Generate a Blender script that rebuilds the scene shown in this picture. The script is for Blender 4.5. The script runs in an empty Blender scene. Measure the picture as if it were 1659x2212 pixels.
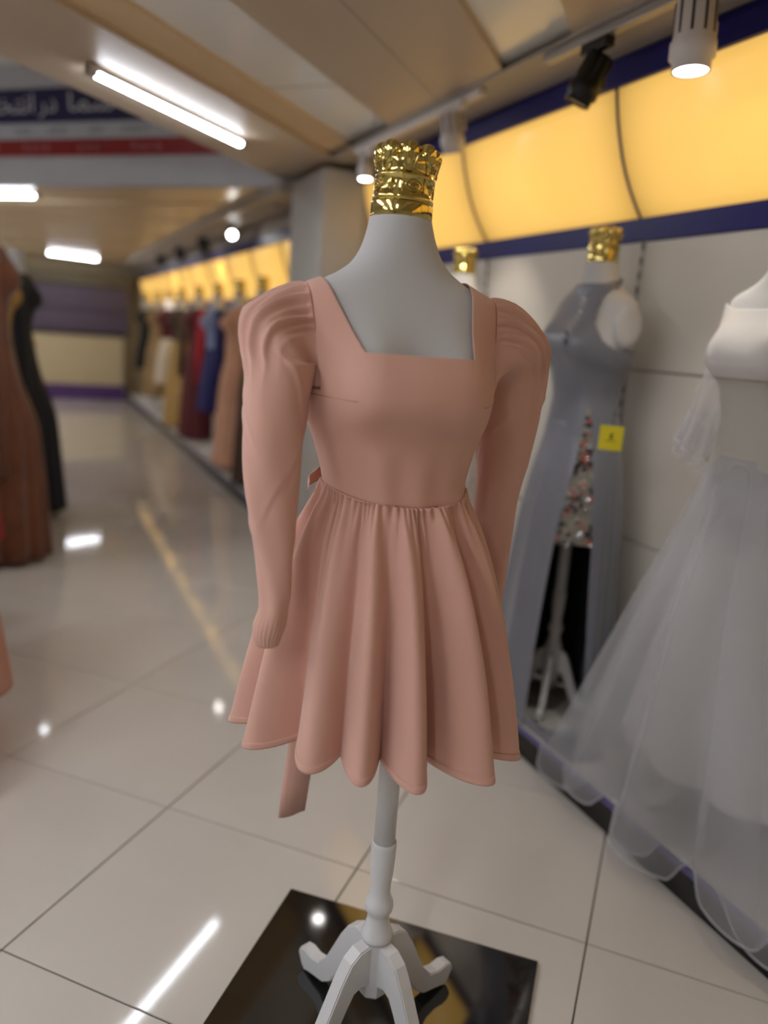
import bpy, bmesh, math, random
import numpy as np
from mathutils import Matrix, Vector

PI = math.pi
SC = bpy.context.scene
COL = SC.collection
rnd = random.Random(7)

# ------------------------------------------------------------------ camera
def set_camera():
    pitch, roll, yaw = 0.21997586, 0.07461585, math.radians(24.85)
    fw = np.array([0, math.cos(pitch), -math.sin(pitch)]); ri = np.array([1.0, 0, 0])
    dn = np.array([0, -math.sin(pitch), -math.cos(pitch)])
    c, s = math.cos(roll), math.sin(roll)
    r2 = c * ri - s * dn; d2 = s * ri + c * dn
    cc, ss = math.cos(-yaw), math.sin(-yaw)
    Z = np.array([[cc, -ss, 0], [ss, cc, 0], [0, 0, 1]])
    X = Z @ r2; Y = -(Z @ d2); F = -(Z @ fw)
    M = Matrix(((X[0], Y[0], F[0], 0), (X[1], Y[1], F[1], 0), (X[2], Y[2], F[2], 1.38), (0, 0, 0, 1)))
    cd = bpy.data.cameras.new('camera'); co = bpy.data.objects.new('camera', cd); COL.objects.link(co)
    co.matrix_world = M
    cd.sensor_fit = 'VERTICAL'; cd.sensor_height = 36.0; cd.lens = 1684.3 / 2212 * 36
    cd.clip_start = 0.05; cd.clip_end = 60
    cd.dof.use_dof = True; cd.dof.focus_distance = 1.37; cd.dof.aperture_fstop = 1.25
    SC.camera = co
set_camera()

# ------------------------------------------------------------------ world, exposure
w = bpy.data.worlds.new('world'); SC.world = w; w.use_nodes = True
w.node_tree.nodes['Background'].inputs[0].default_value = (0.5, 0.5, 0.52, 1)
w.node_tree.nodes['Background'].inputs[1].default_value = 0.05
SC.view_settings.view_transform = 'Standard'; SC.view_settings.look = 'None'
SC.view_settings.exposure = -0.03; SC.view_settings.gamma = 1.0
SC.view_settings.use_curve_mapping = False
TUBE = 45.0        # radiance of the LED tubes
SPOT = 13.0         # watts of a track spot

# ------------------------------------------------------------------ materials
def lin(h):
    h = h.lstrip('#'); out = []
    for i in (0, 2, 4):
        v = int(h[i:i + 2], 16) / 255
        out.append(v / 12.92 if v <= 0.04045 else ((v + 0.055) / 1.055) ** 2.4)
    return tuple(out) + (1.0,)
MATS = {}
def mat(name, col, rough=0.6, metal=0.0, var=0.06, vscale=6.0, bump=0.0, bscale=200.0, weave=0.0, wscale=900.0,
        sheen=0.0, coat=0.0, emit=0.0, spec=0.5, trans=0.0):
    m = bpy.data.materials.new(name); m.use_nodes = True; MATS[name] = m
    nt = m.node_tree; N = nt.nodes; L = nt.links
    b = N['Principled BSDF']
    c = lin(col) if isinstance(col, str) else col
    b.inputs['Roughness'].default_value = rough; b.inputs['Metallic'].default_value = metal
    b.inputs['Specular IOR Level'].default_value = spec
    b.inputs['Sheen Weight'].default_value = sheen; b.inputs['Coat Weight'].default_value = coat
    b.inputs['Coat Roughness'].default_value = 0.05
    tc = N.new('ShaderNodeTexCoord')
    no = N.new('ShaderNodeTexNoise'); no.inputs['Scale'].default_value = vscale; no.inputs['Detail'].default_value = 5
    L.new(tc.outputs['Object'], no.inputs['Vector'])
    rp = N.new('ShaderNodeValToRGB')
    lo = tuple(max(0, x * (1 - var)) for x in c[:3]) + (1,); hi = tuple(min(1, x * (1 + var)) for x in c[:3]) + (1,)
    rp.color_ramp.elements[0].color = lo; rp.color_ramp.elements[1].color = hi
    rp.color_ramp.elements[0].position = 0.3; rp.color_ramp.elements[1].position = 0.7
    L.new(no.outputs['Fac'], rp.inputs['Fac']); L.new(rp.outputs['Color'], b.inputs['Base Color'])
    nrm = None
    if bump:
        n2 = N.new('ShaderNodeTexNoise'); n2.inputs['Scale'].default_value = bscale; n2.inputs['Detail'].default_value = 4
        L.new(tc.outputs['Object'], n2.inputs['Vector'])
        bp = N.new('ShaderNodeBump'); bp.inputs['Strength'].default_value = bump; bp.inputs['Distance'].default_value = 0.01
        L.new(n2.outputs['Fac'], bp.inputs['Height']); nrm = bp
    if weave:
        ad = N.new('ShaderNodeMath'); ad.operation = 'ADD'
        for ax in ('X', 'Z'):
            wv = N.new('ShaderNodeTexWave'); wv.bands_direction = ax; wv.inputs['Scale'].default_value = wscale / 6.283
            wv.inputs['Distortion'].default_value = 0.6
            L.new(tc.outputs['Object'], wv.inputs['Vector']); L.new(wv.outputs['Fac'], ad.inputs[0 if ax == 'X' else 1])
        bp2 = N.new('ShaderNodeBump'); bp2.inputs['Strength'].default_value = weave; bp2.inputs['Distance'].default_value = 0.001
        L.new(ad.outputs[0], bp2.inputs['Height'])
        if nrm: L.new(nrm.outputs['Normal'], bp2.inputs['Normal'])
        nrm = bp2
    if nrm: L.new(nrm.outputs['Normal'], b.inputs['Normal'])
    if emit:
        b.inputs['Emission Color'].default_value = c; b.inputs['Emission Strength'].default_value = emit
    if trans:
        b.inputs['Transmission Weight'].default_value = trans
    return m

def tulle_mat(name, col, opacity):
    m = bpy.data.materials.new(name); m.use_nodes = True; MATS[name] = m
    nt = m.node_tree; N = nt.nodes; L = nt.links
    N.remove(N['Principled BSDF']); out = N['Material Output']
    d = N.new('ShaderNodeBsdfDiffuse'); d.inputs[0].default_value = lin(col)
    t = N.new('ShaderNodeBsdfTranslucent'); t.inputs[0].default_value = lin(col)
    mx = N.new('ShaderNodeMixShader'); mx.inputs[0].default_value = 0.45
    L.new(d.outputs[0], mx.inputs[1]); L.new(t.outputs[0], mx.inputs[2])
    tr = N.new('ShaderNodeBsdfTransparent')
    m2 = N.new('ShaderNodeMixShader')
    tc = N.new('ShaderNodeTexCoord'); no = N.new('ShaderNodeTexNoise'); no.inputs['Scale'].default_value = 1.5
    L.new(tc.outputs['Object'], no.inputs['Vector'])
    mr = N.new('ShaderNodeMapRange'); mr.inputs['To Min'].default_value = opacity - 0.02; mr.inputs['To Max'].default_value = opacity + 0.02
    L.new(no.outputs['Fac'], mr.inputs['Value']); L.new(mr.outputs[0], m2.inputs[0])
    L.new(tr.outputs[0], m2.inputs[1]); L.new(mx.outputs[0], m2.inputs[2]); L.new(m2.outputs[0], out.inputs[0])
    return m

mat('tile', '#d2ccc3', 0.055, var=0.03, vscale=2.2, coat=0.0, spec=0.5)
mat('grout', '#362e27', 0.9)
mat('black_granite', '#0c0c0d', 0.05, var=0.3, vscale=300, spec=1.0, coat=0.6)
mat('ceil_far', '#e6cfa8', 0.3, var=0.03)
mat('ceil_tan', '#d9bf97', 0.5, var=0.03)
mat('ceil_beige', '#bdab95', 0.45, var=0.03, vscale=1.5)
mat('ceil_white', '#efeee8', 0.18, var=0.01)
mat('bulk_grey', '#c0c1c8', 0.5, var=0.03)
mat('soffit_grey', '#a39a90', 0.5, var=0.04)
mat('wall_white', '#cdc8bf', 0.5, var=0.03, vscale=1.2)
mat('joint', '#8a857c', 0.8)
mat('column_grey', '#b9b6b0', 0.55, var=0.03)
mat('wall_back', '#b5a584', 0.7, var=0.05)
mat('blue', '#120f60', 0.4, var=0.05, spec=0.3)
mat('seam_grey', '#4d4a63', 0.5)
mat('plat_black', '#0b0b0d', 0.25, var=0.2)
mat('plat_purple', '#5a5784', 0.3)
mat('plat_white', '#d6d3cc', 0.3, var=0.03)
mat('form_canvas', '#d9d8d6', 0.85, var=0.02, weave=0.55, wscale=2600, sheen=0.1)
mat('white_paint', '#dcdcdc', 0.28, var=0.015, bump=0.03, bscale=60)
mat('gold', '#ccb870', 0.10, metal=1.0, var=0.06, vscale=30, bump=0.03, bscale=90)
mat('pink', '#d9a895', 0.72, var=0.03, vscale=5, weave=0.35, wscale=2200, sheen=0.25, bump=0.05, bscale=28)
mat('pink_dark', '#a8685a', 0.8, var=0.03)
mat('silver_satin', '#74767f', 0.34, var=0.04, sheen=0.2, bump=0.05, bscale=12)
mat('black_cloth', '#0d0d0f', 0.8)
mat('satin_white', '#d3d0cc', 0.45, var=0.02)
mat('cream_satin', '#b3b0a6', 0.5, var=0.03)
mat('lace_white', '#f2e4dc', 0.8, var=0.2, vscale=60, bump=0.9, bscale=70)
mat('yellow_card', '#d8c81a', 0.5)
mat('ink', '#15140f', 0.7)
mat('black_metal', '#121110', 0.4, metal=0.3)
mat('white_metal', '#cfc9c6', 0.4, metal=0.0)
mat('dark_slot', '#2a2622', 0.8)
mat('alu', '#a8a49f', 0.4, metal=0.6)
mat('rust_cloth', '#6c3b1f', 0.7, var=0.2, vscale=10, sheen=0.3)
mat('navy_cloth', '#141a26', 0.7, sheen=0.1)
mat('gold_cloth', '#b08c4c', 0.6, var=0.2, vscale=20)
mat('khaki_cloth', '#9a7c50', 0.7, var=0.15)
mat('brown_cloth', '#4a3626', 0.75, var=0.15)
mat('maroon_cloth', '#571018', 0.7, var=0.1)
mat('red_cloth', '#a01220', 0.7)
mat('blue_cloth', '#16195e', 0.65)
mat('bluegrey_cloth', '#7f8db5', 0.5)
mat('peach_cloth', '#d19e7f', 0.7, var=0.08)
mat('coral_cloth', '#dd5a4b', 0.7)
mat('cream_cloth', '#d8cbb2', 0.8)
mat('sign_blue', '#120f4a', 0.4); mat('sign_white', '#b9bcc6', 0.5); mat('sign_red', '#8c1114', 0.45)
mat('letter_white', '#c6c8d0', 0.5); mat('letter_grey', '#767b86', 0.5); mat('letter_pale', '#b98084', 0.5)
mat('shutter', '#5b4f60', 0.5, var=0.08); mat('shutter_dark', '#33262f', 0.5); mat('purple', '#54356f', 0.4)
mat('olive', '#6b6148', 0.6); mat('counter', '#c4b48f', 0.5, var=0.04)
mat('tube_lit', (0.88, 0.92, 1.0, 1), emit=TUBE)
mat('lens_lit', (1.0, 0.97, 0.92, 1), emit=30.0)
mat('lens_off', '#3a3630', 0.1, coat=1.0)
mat('seq_black', '#111018', 0.15, spec=0.8); mat('seq_orange', '#c4623c', 0.25, spec=0.8)
mat('seq_silver', '#c9ccd2', 0.12, metal=0.9); mat('seq_rose', '#a85d58', 0.25); mat('sequin_net', '#8a8478', 0.35, var=0.5, vscale=160, bump=0.8, bscale=150)
mat('slip_white', '#d9d8d4', 0.6, var=0.02)
tulle_mat('tulle', '#e6e6ea', 0.30); tulle_mat('tulle_dense', '#e8e8ec', 0.42)
tulle_mat('pink_sheer', '#e3b9a8', 0.75)

def lightbox_mat():
    m = bpy.data.materials.new('lightbox'); m.use_nodes = True; MATS['lightbox'] = m
    nt = m.node_tree; N = nt.nodes; L = nt.links; b = N['Principled BSDF']
    b.inputs['Base Color'].default_value = lin('#c89848'); b.inputs['Roughness'].default_value = 0.3
    b.inputs['Emission Color'].default_value = (1.0, 0.60, 0.145, 1)
    # the tubes sit behind the middle of each acrylic sheet: output drops towards the sheet's edges
    tc = N.new('ShaderNodeTexCoord'); sp = N.new('ShaderNodeSeparateXYZ'); L.new(tc.outputs['UV'], sp.inputs[0])
    def hump(o, p):
        a = N.new('ShaderNodeMath'); a.operation = 'SUBTRACT'; L.new(o, a.inputs[0]); a.inputs[1].default_value = 0.5
        c = N.new('ShaderNodeMath'); c.operation = 'ABSOLUTE'; L.new(a.outputs[0], c.inputs[0])
        d = N.new('ShaderNodeMath'); d.operation = 'MULTIPLY'; L.new(c.outputs[0], d.inputs[0]); d.inputs[1].default_value = 2
        e = N.new('ShaderNodeMath'); e.operation = 'POWER'; L.new(d.outputs[0], e.inputs[0]); e.inputs[1].default_value = p
        return e.outputs[0]
    u = hump(sp.outputs[0], 6); v = hump(sp.outputs[1], 3)
    k = N.new('ShaderNodeMath'); k.operation = 'MULTIPLY_ADD'; L.new(u, k.inputs[0]); k.inputs[1].default_value = -0.38; k.inputs[2].default_value = 0.92
    k2 = N.new('ShaderNodeMath'); k2.operation = 'MULTIPLY_ADD'; L.new(v, k2.inputs[0]); k2.inputs[1].default_value = -0.12; L.new(k.outputs[0], k2.inputs[2])
    L.new(k2.outputs[0], b.inputs['Emission Strength'])
lightbox_mat()

# ------------------------------------------------------------------ helpers
def link(o, parent=None):
    COL.objects.link(o)
    if parent is not None: o.parent = parent
    return o
def meshobj(name, v, f, m, parent=None, smooth=True, loc=None, solid=0.0, solid_off=0.0, sub=0):
    me = bpy.data.meshes.new(name)
    me.from_pydata([tuple(map(float, p)) for p in v], [], [tuple(map(int, q)) for q in f]); me.update()
    if smooth:
        me.polygons.foreach_set('use_smooth', [True] * len(me.polygons))
    me.materials.append(MATS[m] if isinstance(m, str) else m)
    o = bpy.data.objects.new(name, me); link(o, parent)
    if loc is not None: o.location = loc
    if sub:
        md = o.modifiers.new('sub', 'SUBSURF'); md.levels = sub; md.render_levels = sub
    if solid:
        md = o.modifiers.new('solid', 'SOLIDIFY'); md.thickness = solid; md.offset = solid_off
    return o
def bmobj(name, bm, m, parent=None, smooth=False, loc=None):
    me = bpy.data.meshes.new(name); bm.to_mesh(me); bm.free()
    if smooth: me.polygons.foreach_set('use_smooth', [True] * len(me.polygons))
    me.materials.append(MATS[m]); o = bpy.data.objects.new(name, me); link(o, parent)
    if loc is not None: o.location = loc
    return o
def empty(name, loc=(0, 0, 0), rz=0.0):
    o = bpy.data.objects.new(name, None); o.empty_display_size = 0.05; COL.objects.link(o)
    o.location = loc; o.rotation_euler = (0, 0, rz); return o
def tag(o, label, cat, group=None):
    o['label'] = label; o['category'] = cat
    if group: o['group'] = group
    return o
def struct(o):
    o['kind'] = 'structure'; return o
def box(bm, x0, x1, y0, y1, z0, z1, M=None):
    r = bmesh.ops.create_cube(bm, size=1.0)
    T = Matrix.Translation(((x0 + x1) / 2, (y0 + y1) / 2, (z0 + z1) / 2)) @ Matrix.Diagonal((x1 - x0, y1 - y0, z1 - z0, 1))
    if M is not None: T = M @ T
    bmesh.ops.transform(bm, matrix=T, verts=r['verts']); return r['verts']
def boxobj(name, x0, x1, y0, y1, z0, z1, m, parent=None, M=None, bevel=0.0, clips=()):
    bm = bmesh.new(); box(bm, x0, x1, y0, y1, z0, z1, M)
    for co, no in clips:
        g = bmesh.ops.bisect_plane(bm, geom=bm.verts[:] + bm.edges[:] + bm.faces[:], plane_co=co, plane_no=no, clear_outer=True)
        ed = [e for e in g['geom_cut'] if isinstance(e, bmesh.types.BMEdge)]
        if ed: bmesh.ops.edgeloop_fill(bm, edges=ed)
    if bevel: bmesh.ops.bevel(bm, geom=bm.edges[:], offset=bevel, segments=2, affect='EDGES', profile=0.5)
    return bmobj(name, bm, m, parent)
def gridfaces(nr, nc, closed=True, flip=False):
    f = []
    for i in range(nr - 1):
        for j in range(nc if closed else nc - 1):
            a = i * nc + j; b = i * nc + (j + 1) % nc; c = (i + 1) * nc + (j + 1) % nc; d = (i + 1) * nc + j
            f.append((d, c, b, a) if flip else (a, b, c, d))
    return f
def lathe(prof, n=32, mod=None, cap0=True, cap1=True):
    v = []
    for (r, z) in prof:
        for j in range(n):
            t = 2 * PI * j / n; rr = r * (mod(t, z) if mod else 1)
            v.append((rr * math.cos(t), rr * math.sin(t), z))
    f = gridfaces(len(prof), n)
    if cap0: f.append(tuple(range(n - 1, -1, -1)))
    if cap1: f.append(tuple(range((len(prof) - 1) * n, len(prof) * n)))
    return v, f
def tube(path, r, n=8, closed=False, rfn=None):
    P = [Vector(p) for p in path]; v = []; k = len(P)
    prev = None
    for i, p in enumerate(P):
        a = P[(i - 1) % k] if (closed or i > 0) else P[i]; b = P[(i + 1) % k] if (closed or i < k - 1) else P[i]
        t = (b - a).normalized()
        if prev is None:
            up = Vector((0, 0, 1)) if abs(t.z) < 0.9 else Vector((1, 0, 0)); s = t.cross(up).normalized()
        else:
            s = (prev - t * prev.dot(t)).normalized()
        prev = s; u = s.cross(t)
        rr = rfn(i / (k - 1)) if rfn else r
        for j in range(n):
            q = 2 * PI * j / n; v.append(p + s * math.cos(q) * rr + u * math.sin(q) * rr)
    f = gridfaces(k, n)
    if closed:
        for j in range(n): f.append(((k - 1) * n + j, (k - 1) * n + (j + 1) % n, (j + 1) % n, j))
    else:
        f.append(tuple(range(n - 1, -1, -1))); f.append(tuple(range((k - 1) * n, k * n)))
    return v, f
def ss(a, b, x):
    t = np.clip((x - a) / (b - a), 0, 1); return t * t * (3 - 2 * t)
def interp(tab, z):
    """smooth (monotone cubic) interpolation of table rows (z, v1, v2, ...) with z ascending"""
    T = np.array(sorted(tab), float); x = T[:, 0]; z = np.clip(np.asarray(z, float), x[0], x[-1]); out = []
    h = np.diff(x)
    for k in range(1, T.shape[1]):
        y = T[:, k]; d = np.diff(y) / h; m = np.zeros(len(x)); m[0] = d[0]; m[-1] = d[-1]
        for i in range(1, len(x) - 1):
            m[i] = 0 if d[i - 1] * d[i] <= 0 else 2 * d[i - 1] * d[i] / (d[i - 1] + d[i])
        i = np.clip(np.searchsorted(x, z) - 1, 0, len(x) - 2); t = (z - x[i]) / h[i]
        out.append((1 + 2 * t) * (1 - t) ** 2 * y[i] + t * (1 - t) ** 2 * h[i] * m[i] + t * t * (3 - 2 * t) * y[i + 1] + t * t * (t - 1) * h[i] * m[i + 1])
    return out
def copy_tree(o, parent=None):
    c = o.copy(); COL.objects.link(c); c.parent = parent
    for ch in list(o.children):
        copy_tree(ch, c)
    return c

# ------------------------------------------------------------------ setting: floor
XW, YB, YF, XL = 1.90, 14.5, -3.5, -4.0       # right wall, back wall, wall behind the camera, left wall
fl = struct(boxobj('floor', XL, XW, YF, YB, -0.08, -0.003, 'grout'))
def make_tiles():
    S = 0.6; o = Vector((-0.087, 1.648)); u = Vector((0.7071, -0.7071)); wv = Vector((0.7071, 0.7071))
    hb = S / 2 - 0.0018
    bm = bmesh.new(); box(bm, -hb, hb, -hb, hb, -0.008, 0.0)
    top = [e for e in bm.edges if all(v.co.z > -0.001 for v in e.verts)]
    bmesh.ops.bevel(bm, geom=top, offset=0.0012, segments=1, affect='EDGES')
    me = bpy.data.meshes.new('tile'); bm.to_mesh(me); bm.free(); me.materials.append(MATS['tile'])
    cand = []
    for i in range(-34, 14):
        for j in range(-16, 26):
            c = o + u * S * (i + 0.5) + wv * S * (j + 0.5)
            if XL + 0.3 < c.x < 1.88 and YF + 0.3 < c.y < YB - 0.3:
                d = (c.x + 0.2) ** 2 + (c.y - 1) ** 2 + (6 if c.y < 0.3 or c.x < -1.6 else 0) * 4
                cand.append((d, c))
    cand.sort(key=lambda q: q[0])
    for d, c in cand[:300]:
        t = bpy.data.objects.new('tile', me); link(t, fl); t.location = (c.x, c.y, 0); t.rotation_euler = (0, 0, PI / 4)
make_tiles()

# ------------------------------------------------------------------ setting: walls
wr = struct(boxobj('wall_right', XW + 0.004, XW + 0.1, YF, YB, 0, 3.2, 'joint'))
yj = [-3.5, -1.80, -0.81, 0.18, 1.17, 2.165, 3.16, 4.32]
for a, b in zip(yj[:-1], yj[1:]):
    for z0, z1 in ((0.0, 0.752), (0.756, 1.331), (1.335, 1.753)):
        boxobj('wall_panel', XW - 0.014, XW + 0.004, a + 0.002, b - 0.002, z0 + 0.001, z1, 'wall_white', wr, bevel=0.0015)
boxobj('wall_panel', XW - 0.014, XW + 0.004, 4.94, YB, 0.001, 1.557, 'wall_white', wr, bevel=0.0015)
for y in yj[1:-1]:                                       # slotted uprights between the panels
    up = boxobj('slotted_upright', XW - 0.017, XW - 0.0135, y - 0.008, y + 0.008, 0.12, 1.755, 'alu', wr)
    bm = bmesh.new()
    for k in range(34):
        z = 0.16 + k * 0.0475; box(bm, XW - 0.0186, XW - 0.0166, y - 0.0045, y + 0.0045, z, z + 0.024)
    bmobj('slots', bm, 'ink', up)
struct(boxobj('wall_left', XL - 0.1, XL, YF, YB, 0, 3.2, 'wall_white'))
struct(boxobj('wall_front', XL, XW + 0.1, YF - 0.1, YF, 0, 3.2, 'wall_white'))
wb = struct(boxobj('wall_back', XL, XW + 0.1, YB, YB + 0.1, 0, 3.2, 'wall_back'))
struct(boxobj('wall_column', 1.50, XW - 0.001, 4.33, 4.93, 0.0, 2.262, 'column_grey', bevel=0.004))

# back counter and shuttered shelves
bc = empty('back_counter', (0.0, YB - 0.42, 0))
boxobj('front_panel', -3.8, 1.45, 0.0, 0.4, 0.09, 1.05, 'counter', bc)
boxobj('plinth_strip', -3.8, 1.47, -0.012, 0.4, 0.0, 0.245, 'purple', bc)
boxobj('top', -3.82, 1.49, -0.02, 0.4, 1.05, 1.10, 'shutter_dark', bc)
tag(bc, 'long beige counter with purple base strip along the far back wall', 'counter')
cab = empty('wall_shutter', (0.0, YB - 0.30, 0))
for z0, z1 in ((1.12, 1.44), (1.47, 1.84)):
    p = boxobj('shutter_panel', -3.8, 1.55, 0.0, 0.04, z0, z1, 'shutter', cab)
boxobj('rail', -3.8, 1.55, -0.01, 0.04, 1.44, 1.47, 'shutter_dark', cab)
boxobj('header', -3.8, 1.6, -0.04, 0.28, 1.86, 2.06, 'olive', cab)
boxobj('bottom_rail', -3.8, 1.55, -0.01, 0.28, 1.102, 1.12, 'shutter_dark', cab)
tag(cab, 'dusky purple shutter panels under an olive header above the far counter', 'shutter')

# ------------------------------------------------------------------ setting: ceiling (laid out at 45 degrees to the wall)
M45 = Matrix.Rotation(-PI / 4, 4, 'Z')                    # local x = n (right, towards camera side), local y = m (away)
# n = (x - y)/sqrt2 , m = (x + y)/sqrt2
RM = Matrix(((0.70710678, 0.70710678, 0, 0), (-0.70710678, 0.70710678, 0, 0), (0, 0, 1, 0), (0, 0, 0, 1)))
CL = [((XW - 0.001, 0, 0), (1, 0, 0)), ((0, YF, 0), (0, -1, 0)), ((XL, 0, 0), (-1, 0, 0)), ((0, YB - 0.001, 0), (0, 1, 0))]
ZC = 2.30
ceil = struct(boxobj('ceiling', -2.5, 9, -9, 4.64, 2.425, 2.5, 'ceil_white', None, RM, clips=CL))
for n0, n1, zt in ((-2.56, -1.946, 3.1), (-1.396, -0.74, 2.424), (-0.465, 0.35, 2.424), (0.95, 9.0, 2.424)):
    boxobj('ceiling_panel', n0, n1, -9, 4.64, ZC, zt, 'ceil_beige', ceil, RM, clips=CL)
boxobj('groove_panel', -1.765, -1.396, -9, 4.64, 2.335, 2.424, 'ceil_white', ceil, RM, clips=CL)
boxobj('cove_strip', -1.946, -1.765, -9, 4.64, 2.322, 2.424, 'ceil_tan', ceil, RM, clips=CL)
boxobj('groove_panel', -0.74, -0.465, -9, 4.64, 2.325, 2.424, 'ceil_white', ceil, RM, clips=CL)
for n0, m0, m1 in ((-1.07, -2, 3.9), (-0.06, -2, 3.0)):
    boxobj('panel_joint', n0, n0 + 0.006, m0, m1, ZC - 0.0012, ZC, 'soffit_grey', ceil, RM, clips=CL)
for m0 in (0.35, 1.7, 3.05, 4.2):
    boxobj('groove_joint', -1.765, -1.40, m0, m0 + 0.006, 2.3335, 2.335, 'soffit_grey', ceil, RM)
hi = struct(boxobj('ceiling_recess', -12, -2.56, -9, 4.64, 3.05, 3.15, 'ceil_white', None, RM, clips=CL))
bk = struct(boxobj('wall_bulkhead', -12, 9, 4.64, 4.74, 2.26, 3.15, 'bulk_grey', None, RM, clips=CL))
far = struct(boxobj('ceiling_far', -12, 9, 4.74, 16, 2.30, 2.36, 'ceil_white', None, RM, clips=CL))
for m0, m1 in ((4.74, 5.25), (5.38, 6.15), (6.30, 7.35), (7.5, 8.9), (9.05, 16)):
    boxobj('ceiling_panel', -12, 9, m0, m1, 2.262, 2.30, 'ceil_far', far, RM, clips=CL)
# soffit strip over the light boxes
struct(boxobj('trim_1', 1.50, XW - 0.001, YF, 4.33, 2.292, 2.30, 'soffit_grey'))
struct(boxobj('trim_2', 1.42, XW - 0.001, 4.935, YB - 0.001, 2.20, 2.262, 'soffit_grey'))
struct(boxobj('trim_3', 1.742, XW - 0.001, 4.935, YB - 0.32, 2.094, 2.20, 'soffit_grey'))

# ------------------------------------------------------------------ curved light boxes
def light_box(name, y0, ys, zs, label, xoff=0.0):
    t = empty(name, (0, 0, 0))
    prof0 = [(1.900, 1.826), (1.868, 1.866), (1.835, 1.913), (1.806, 1.963), (1.784, 2.010), (1.765, 2.062), (1.748, 2.115), (1.736, 2.165), (1.728, 2.205)]
    prof = [(x + xoff, z + zs) for x, z in prof0]
    for a, b in zip(ys[:-1], ys[1:]):
        v = []; f = []; k = len(prof)
        for y in (a + 0.004, b - 0.004):
            for x, z in prof: v.append((x, y, z))
        for i in range(k - 1): f.append((i, i + 1, k + i + 1, k + i))
        o = meshobj('acrylic_panel', v, f, 'lightbox', t, solid=0.004, solid_off=-1)
        uv = o.data.uv_layers.new(name='UVMap')
        for p in o.data.polygons:
            for li in p.loop_indices:
                vi = o.data.loops[li].vertex_index
                uv.data[li].uv = (0.0 if vi < k else 1.0, (vi % k) / (k - 1))
    for y in ys[1:-1]:
        v = []; f = []; k = len(prof)
        for dy in (-0.006, 0.006):
            for x, z in prof: v.append((x - 0.004, y + dy, z))
        for i in range(k - 1): f.append((i, i + 1, k + i + 1, k + i))
        meshobj('seam_strip', v, f, 'seam_grey', t, solid=0.003)
    boxobj('lower_blue_band', 1.882 + xoff, 1.899 + max(xoff, 0), ys[0], ys[-1], 1.755 + zs, 1.832 + zs, 'blue', t, bevel=0.002)
    boxobj('upper_blue_band', 1.712 + xoff, 1.74 + xoff, ys[0], ys[-1], 2.203 + zs, 2.288 + zs, 'blue', t, bevel=0.002)
    boxobj('end_cap', 1.74 + xoff, 1.898, ys[-1] - 0.003, ys[-1], 1.84 + zs, 2.285 + zs, 'soffit_grey', t)
    return tag(t, label, 'light box')
light_box('light_box', 0, [-3.49, -1.77, -0.78, 0.215, 1.21, 2.205, 3.20, 4.325], 0.0, 'curved yellow backlit panels framed in blue above the gowns on the near wall')
light_box('light_box', 0, [4.935, 5.9, 6.8, 7.7, 8.6, 9.5, 10.4, 11.3, 12.2, 13.1, 14.19], -0.195, 'row of smaller-looking yellow backlit panels beyond the grey column', 0.0)

# ------------------------------------------------------------------ platforms
def platform(y0, y1, label):
    t = empty('display_platform', (1.51, y0, 0))
    L = y1 - y0
    boxobj('kick_face', 0.012, 0.374, 0.0, L, 0.0, 0.088, 'plat_black', t)
    boxobj('edge_strip', 0.0, 0.374, 0.0, L, 0.088, 0.104, 'plat_purple', t, bevel=0.003)
    boxobj('top', 0.012, 0.374, 0.0, L, 0.104, 0.11, 'plat_white', t)
    return tag(t, label, 'platform')
platform(-3.49, 4.325, 'low platform with black front and white top under the near gowns')
platform(4.935, 14.07, 'low dark-fronted platform running on under the far gowns')

# ------------------------------------------------------------------ LED tubes
def led(x, y, z, rz, L, label, group='linear ceiling lamps', twin=False):
    t = empty('led_tube', (x, y, z), rz)
    hw = 0.062 if twin else 0.018
    boxobj('housing', -L / 2, L / 2, -hw, hw, 0.0, 0.022, 'white_metal', t, bevel=0.003)
    for oy in ((-.036, .036) if twin else (0.0,)):
        v, f = lathe([(0.0135, -L / 2 + 0.02), (0.0135, L / 2 - 0.02)], 14)
        v = [(p[2], p[0] * 1.15 + oy, p[1] * 0.9 - 0.004) for p in v]
        meshobj('diffuser', v, f, 'tube_lit', t)
    for s in (-1, 1):
        boxobj('end_cap', s * L / 2 - 0.02, s * L / 2 + 0.02, -hw - .001, hw + .001, -0.018, 0.022, 'alu', t, bevel=0.004)
    return tag(t, label, 'lamp', group)
led(0.62, 3.81, 2.277, PI / 4, 1.08, 'lit white LED tube under the nearest beige beam beside the sign')
led(-0.30, 7.26, 2.239, -PI / 4, 1.1, 'lit LED tube just behind the sign bulkhead at the left edge')
led(0.64, 13.2, 2.239, 0.42, 0.80, 'lit LED tube on the far ceiling above the back counter')
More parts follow.
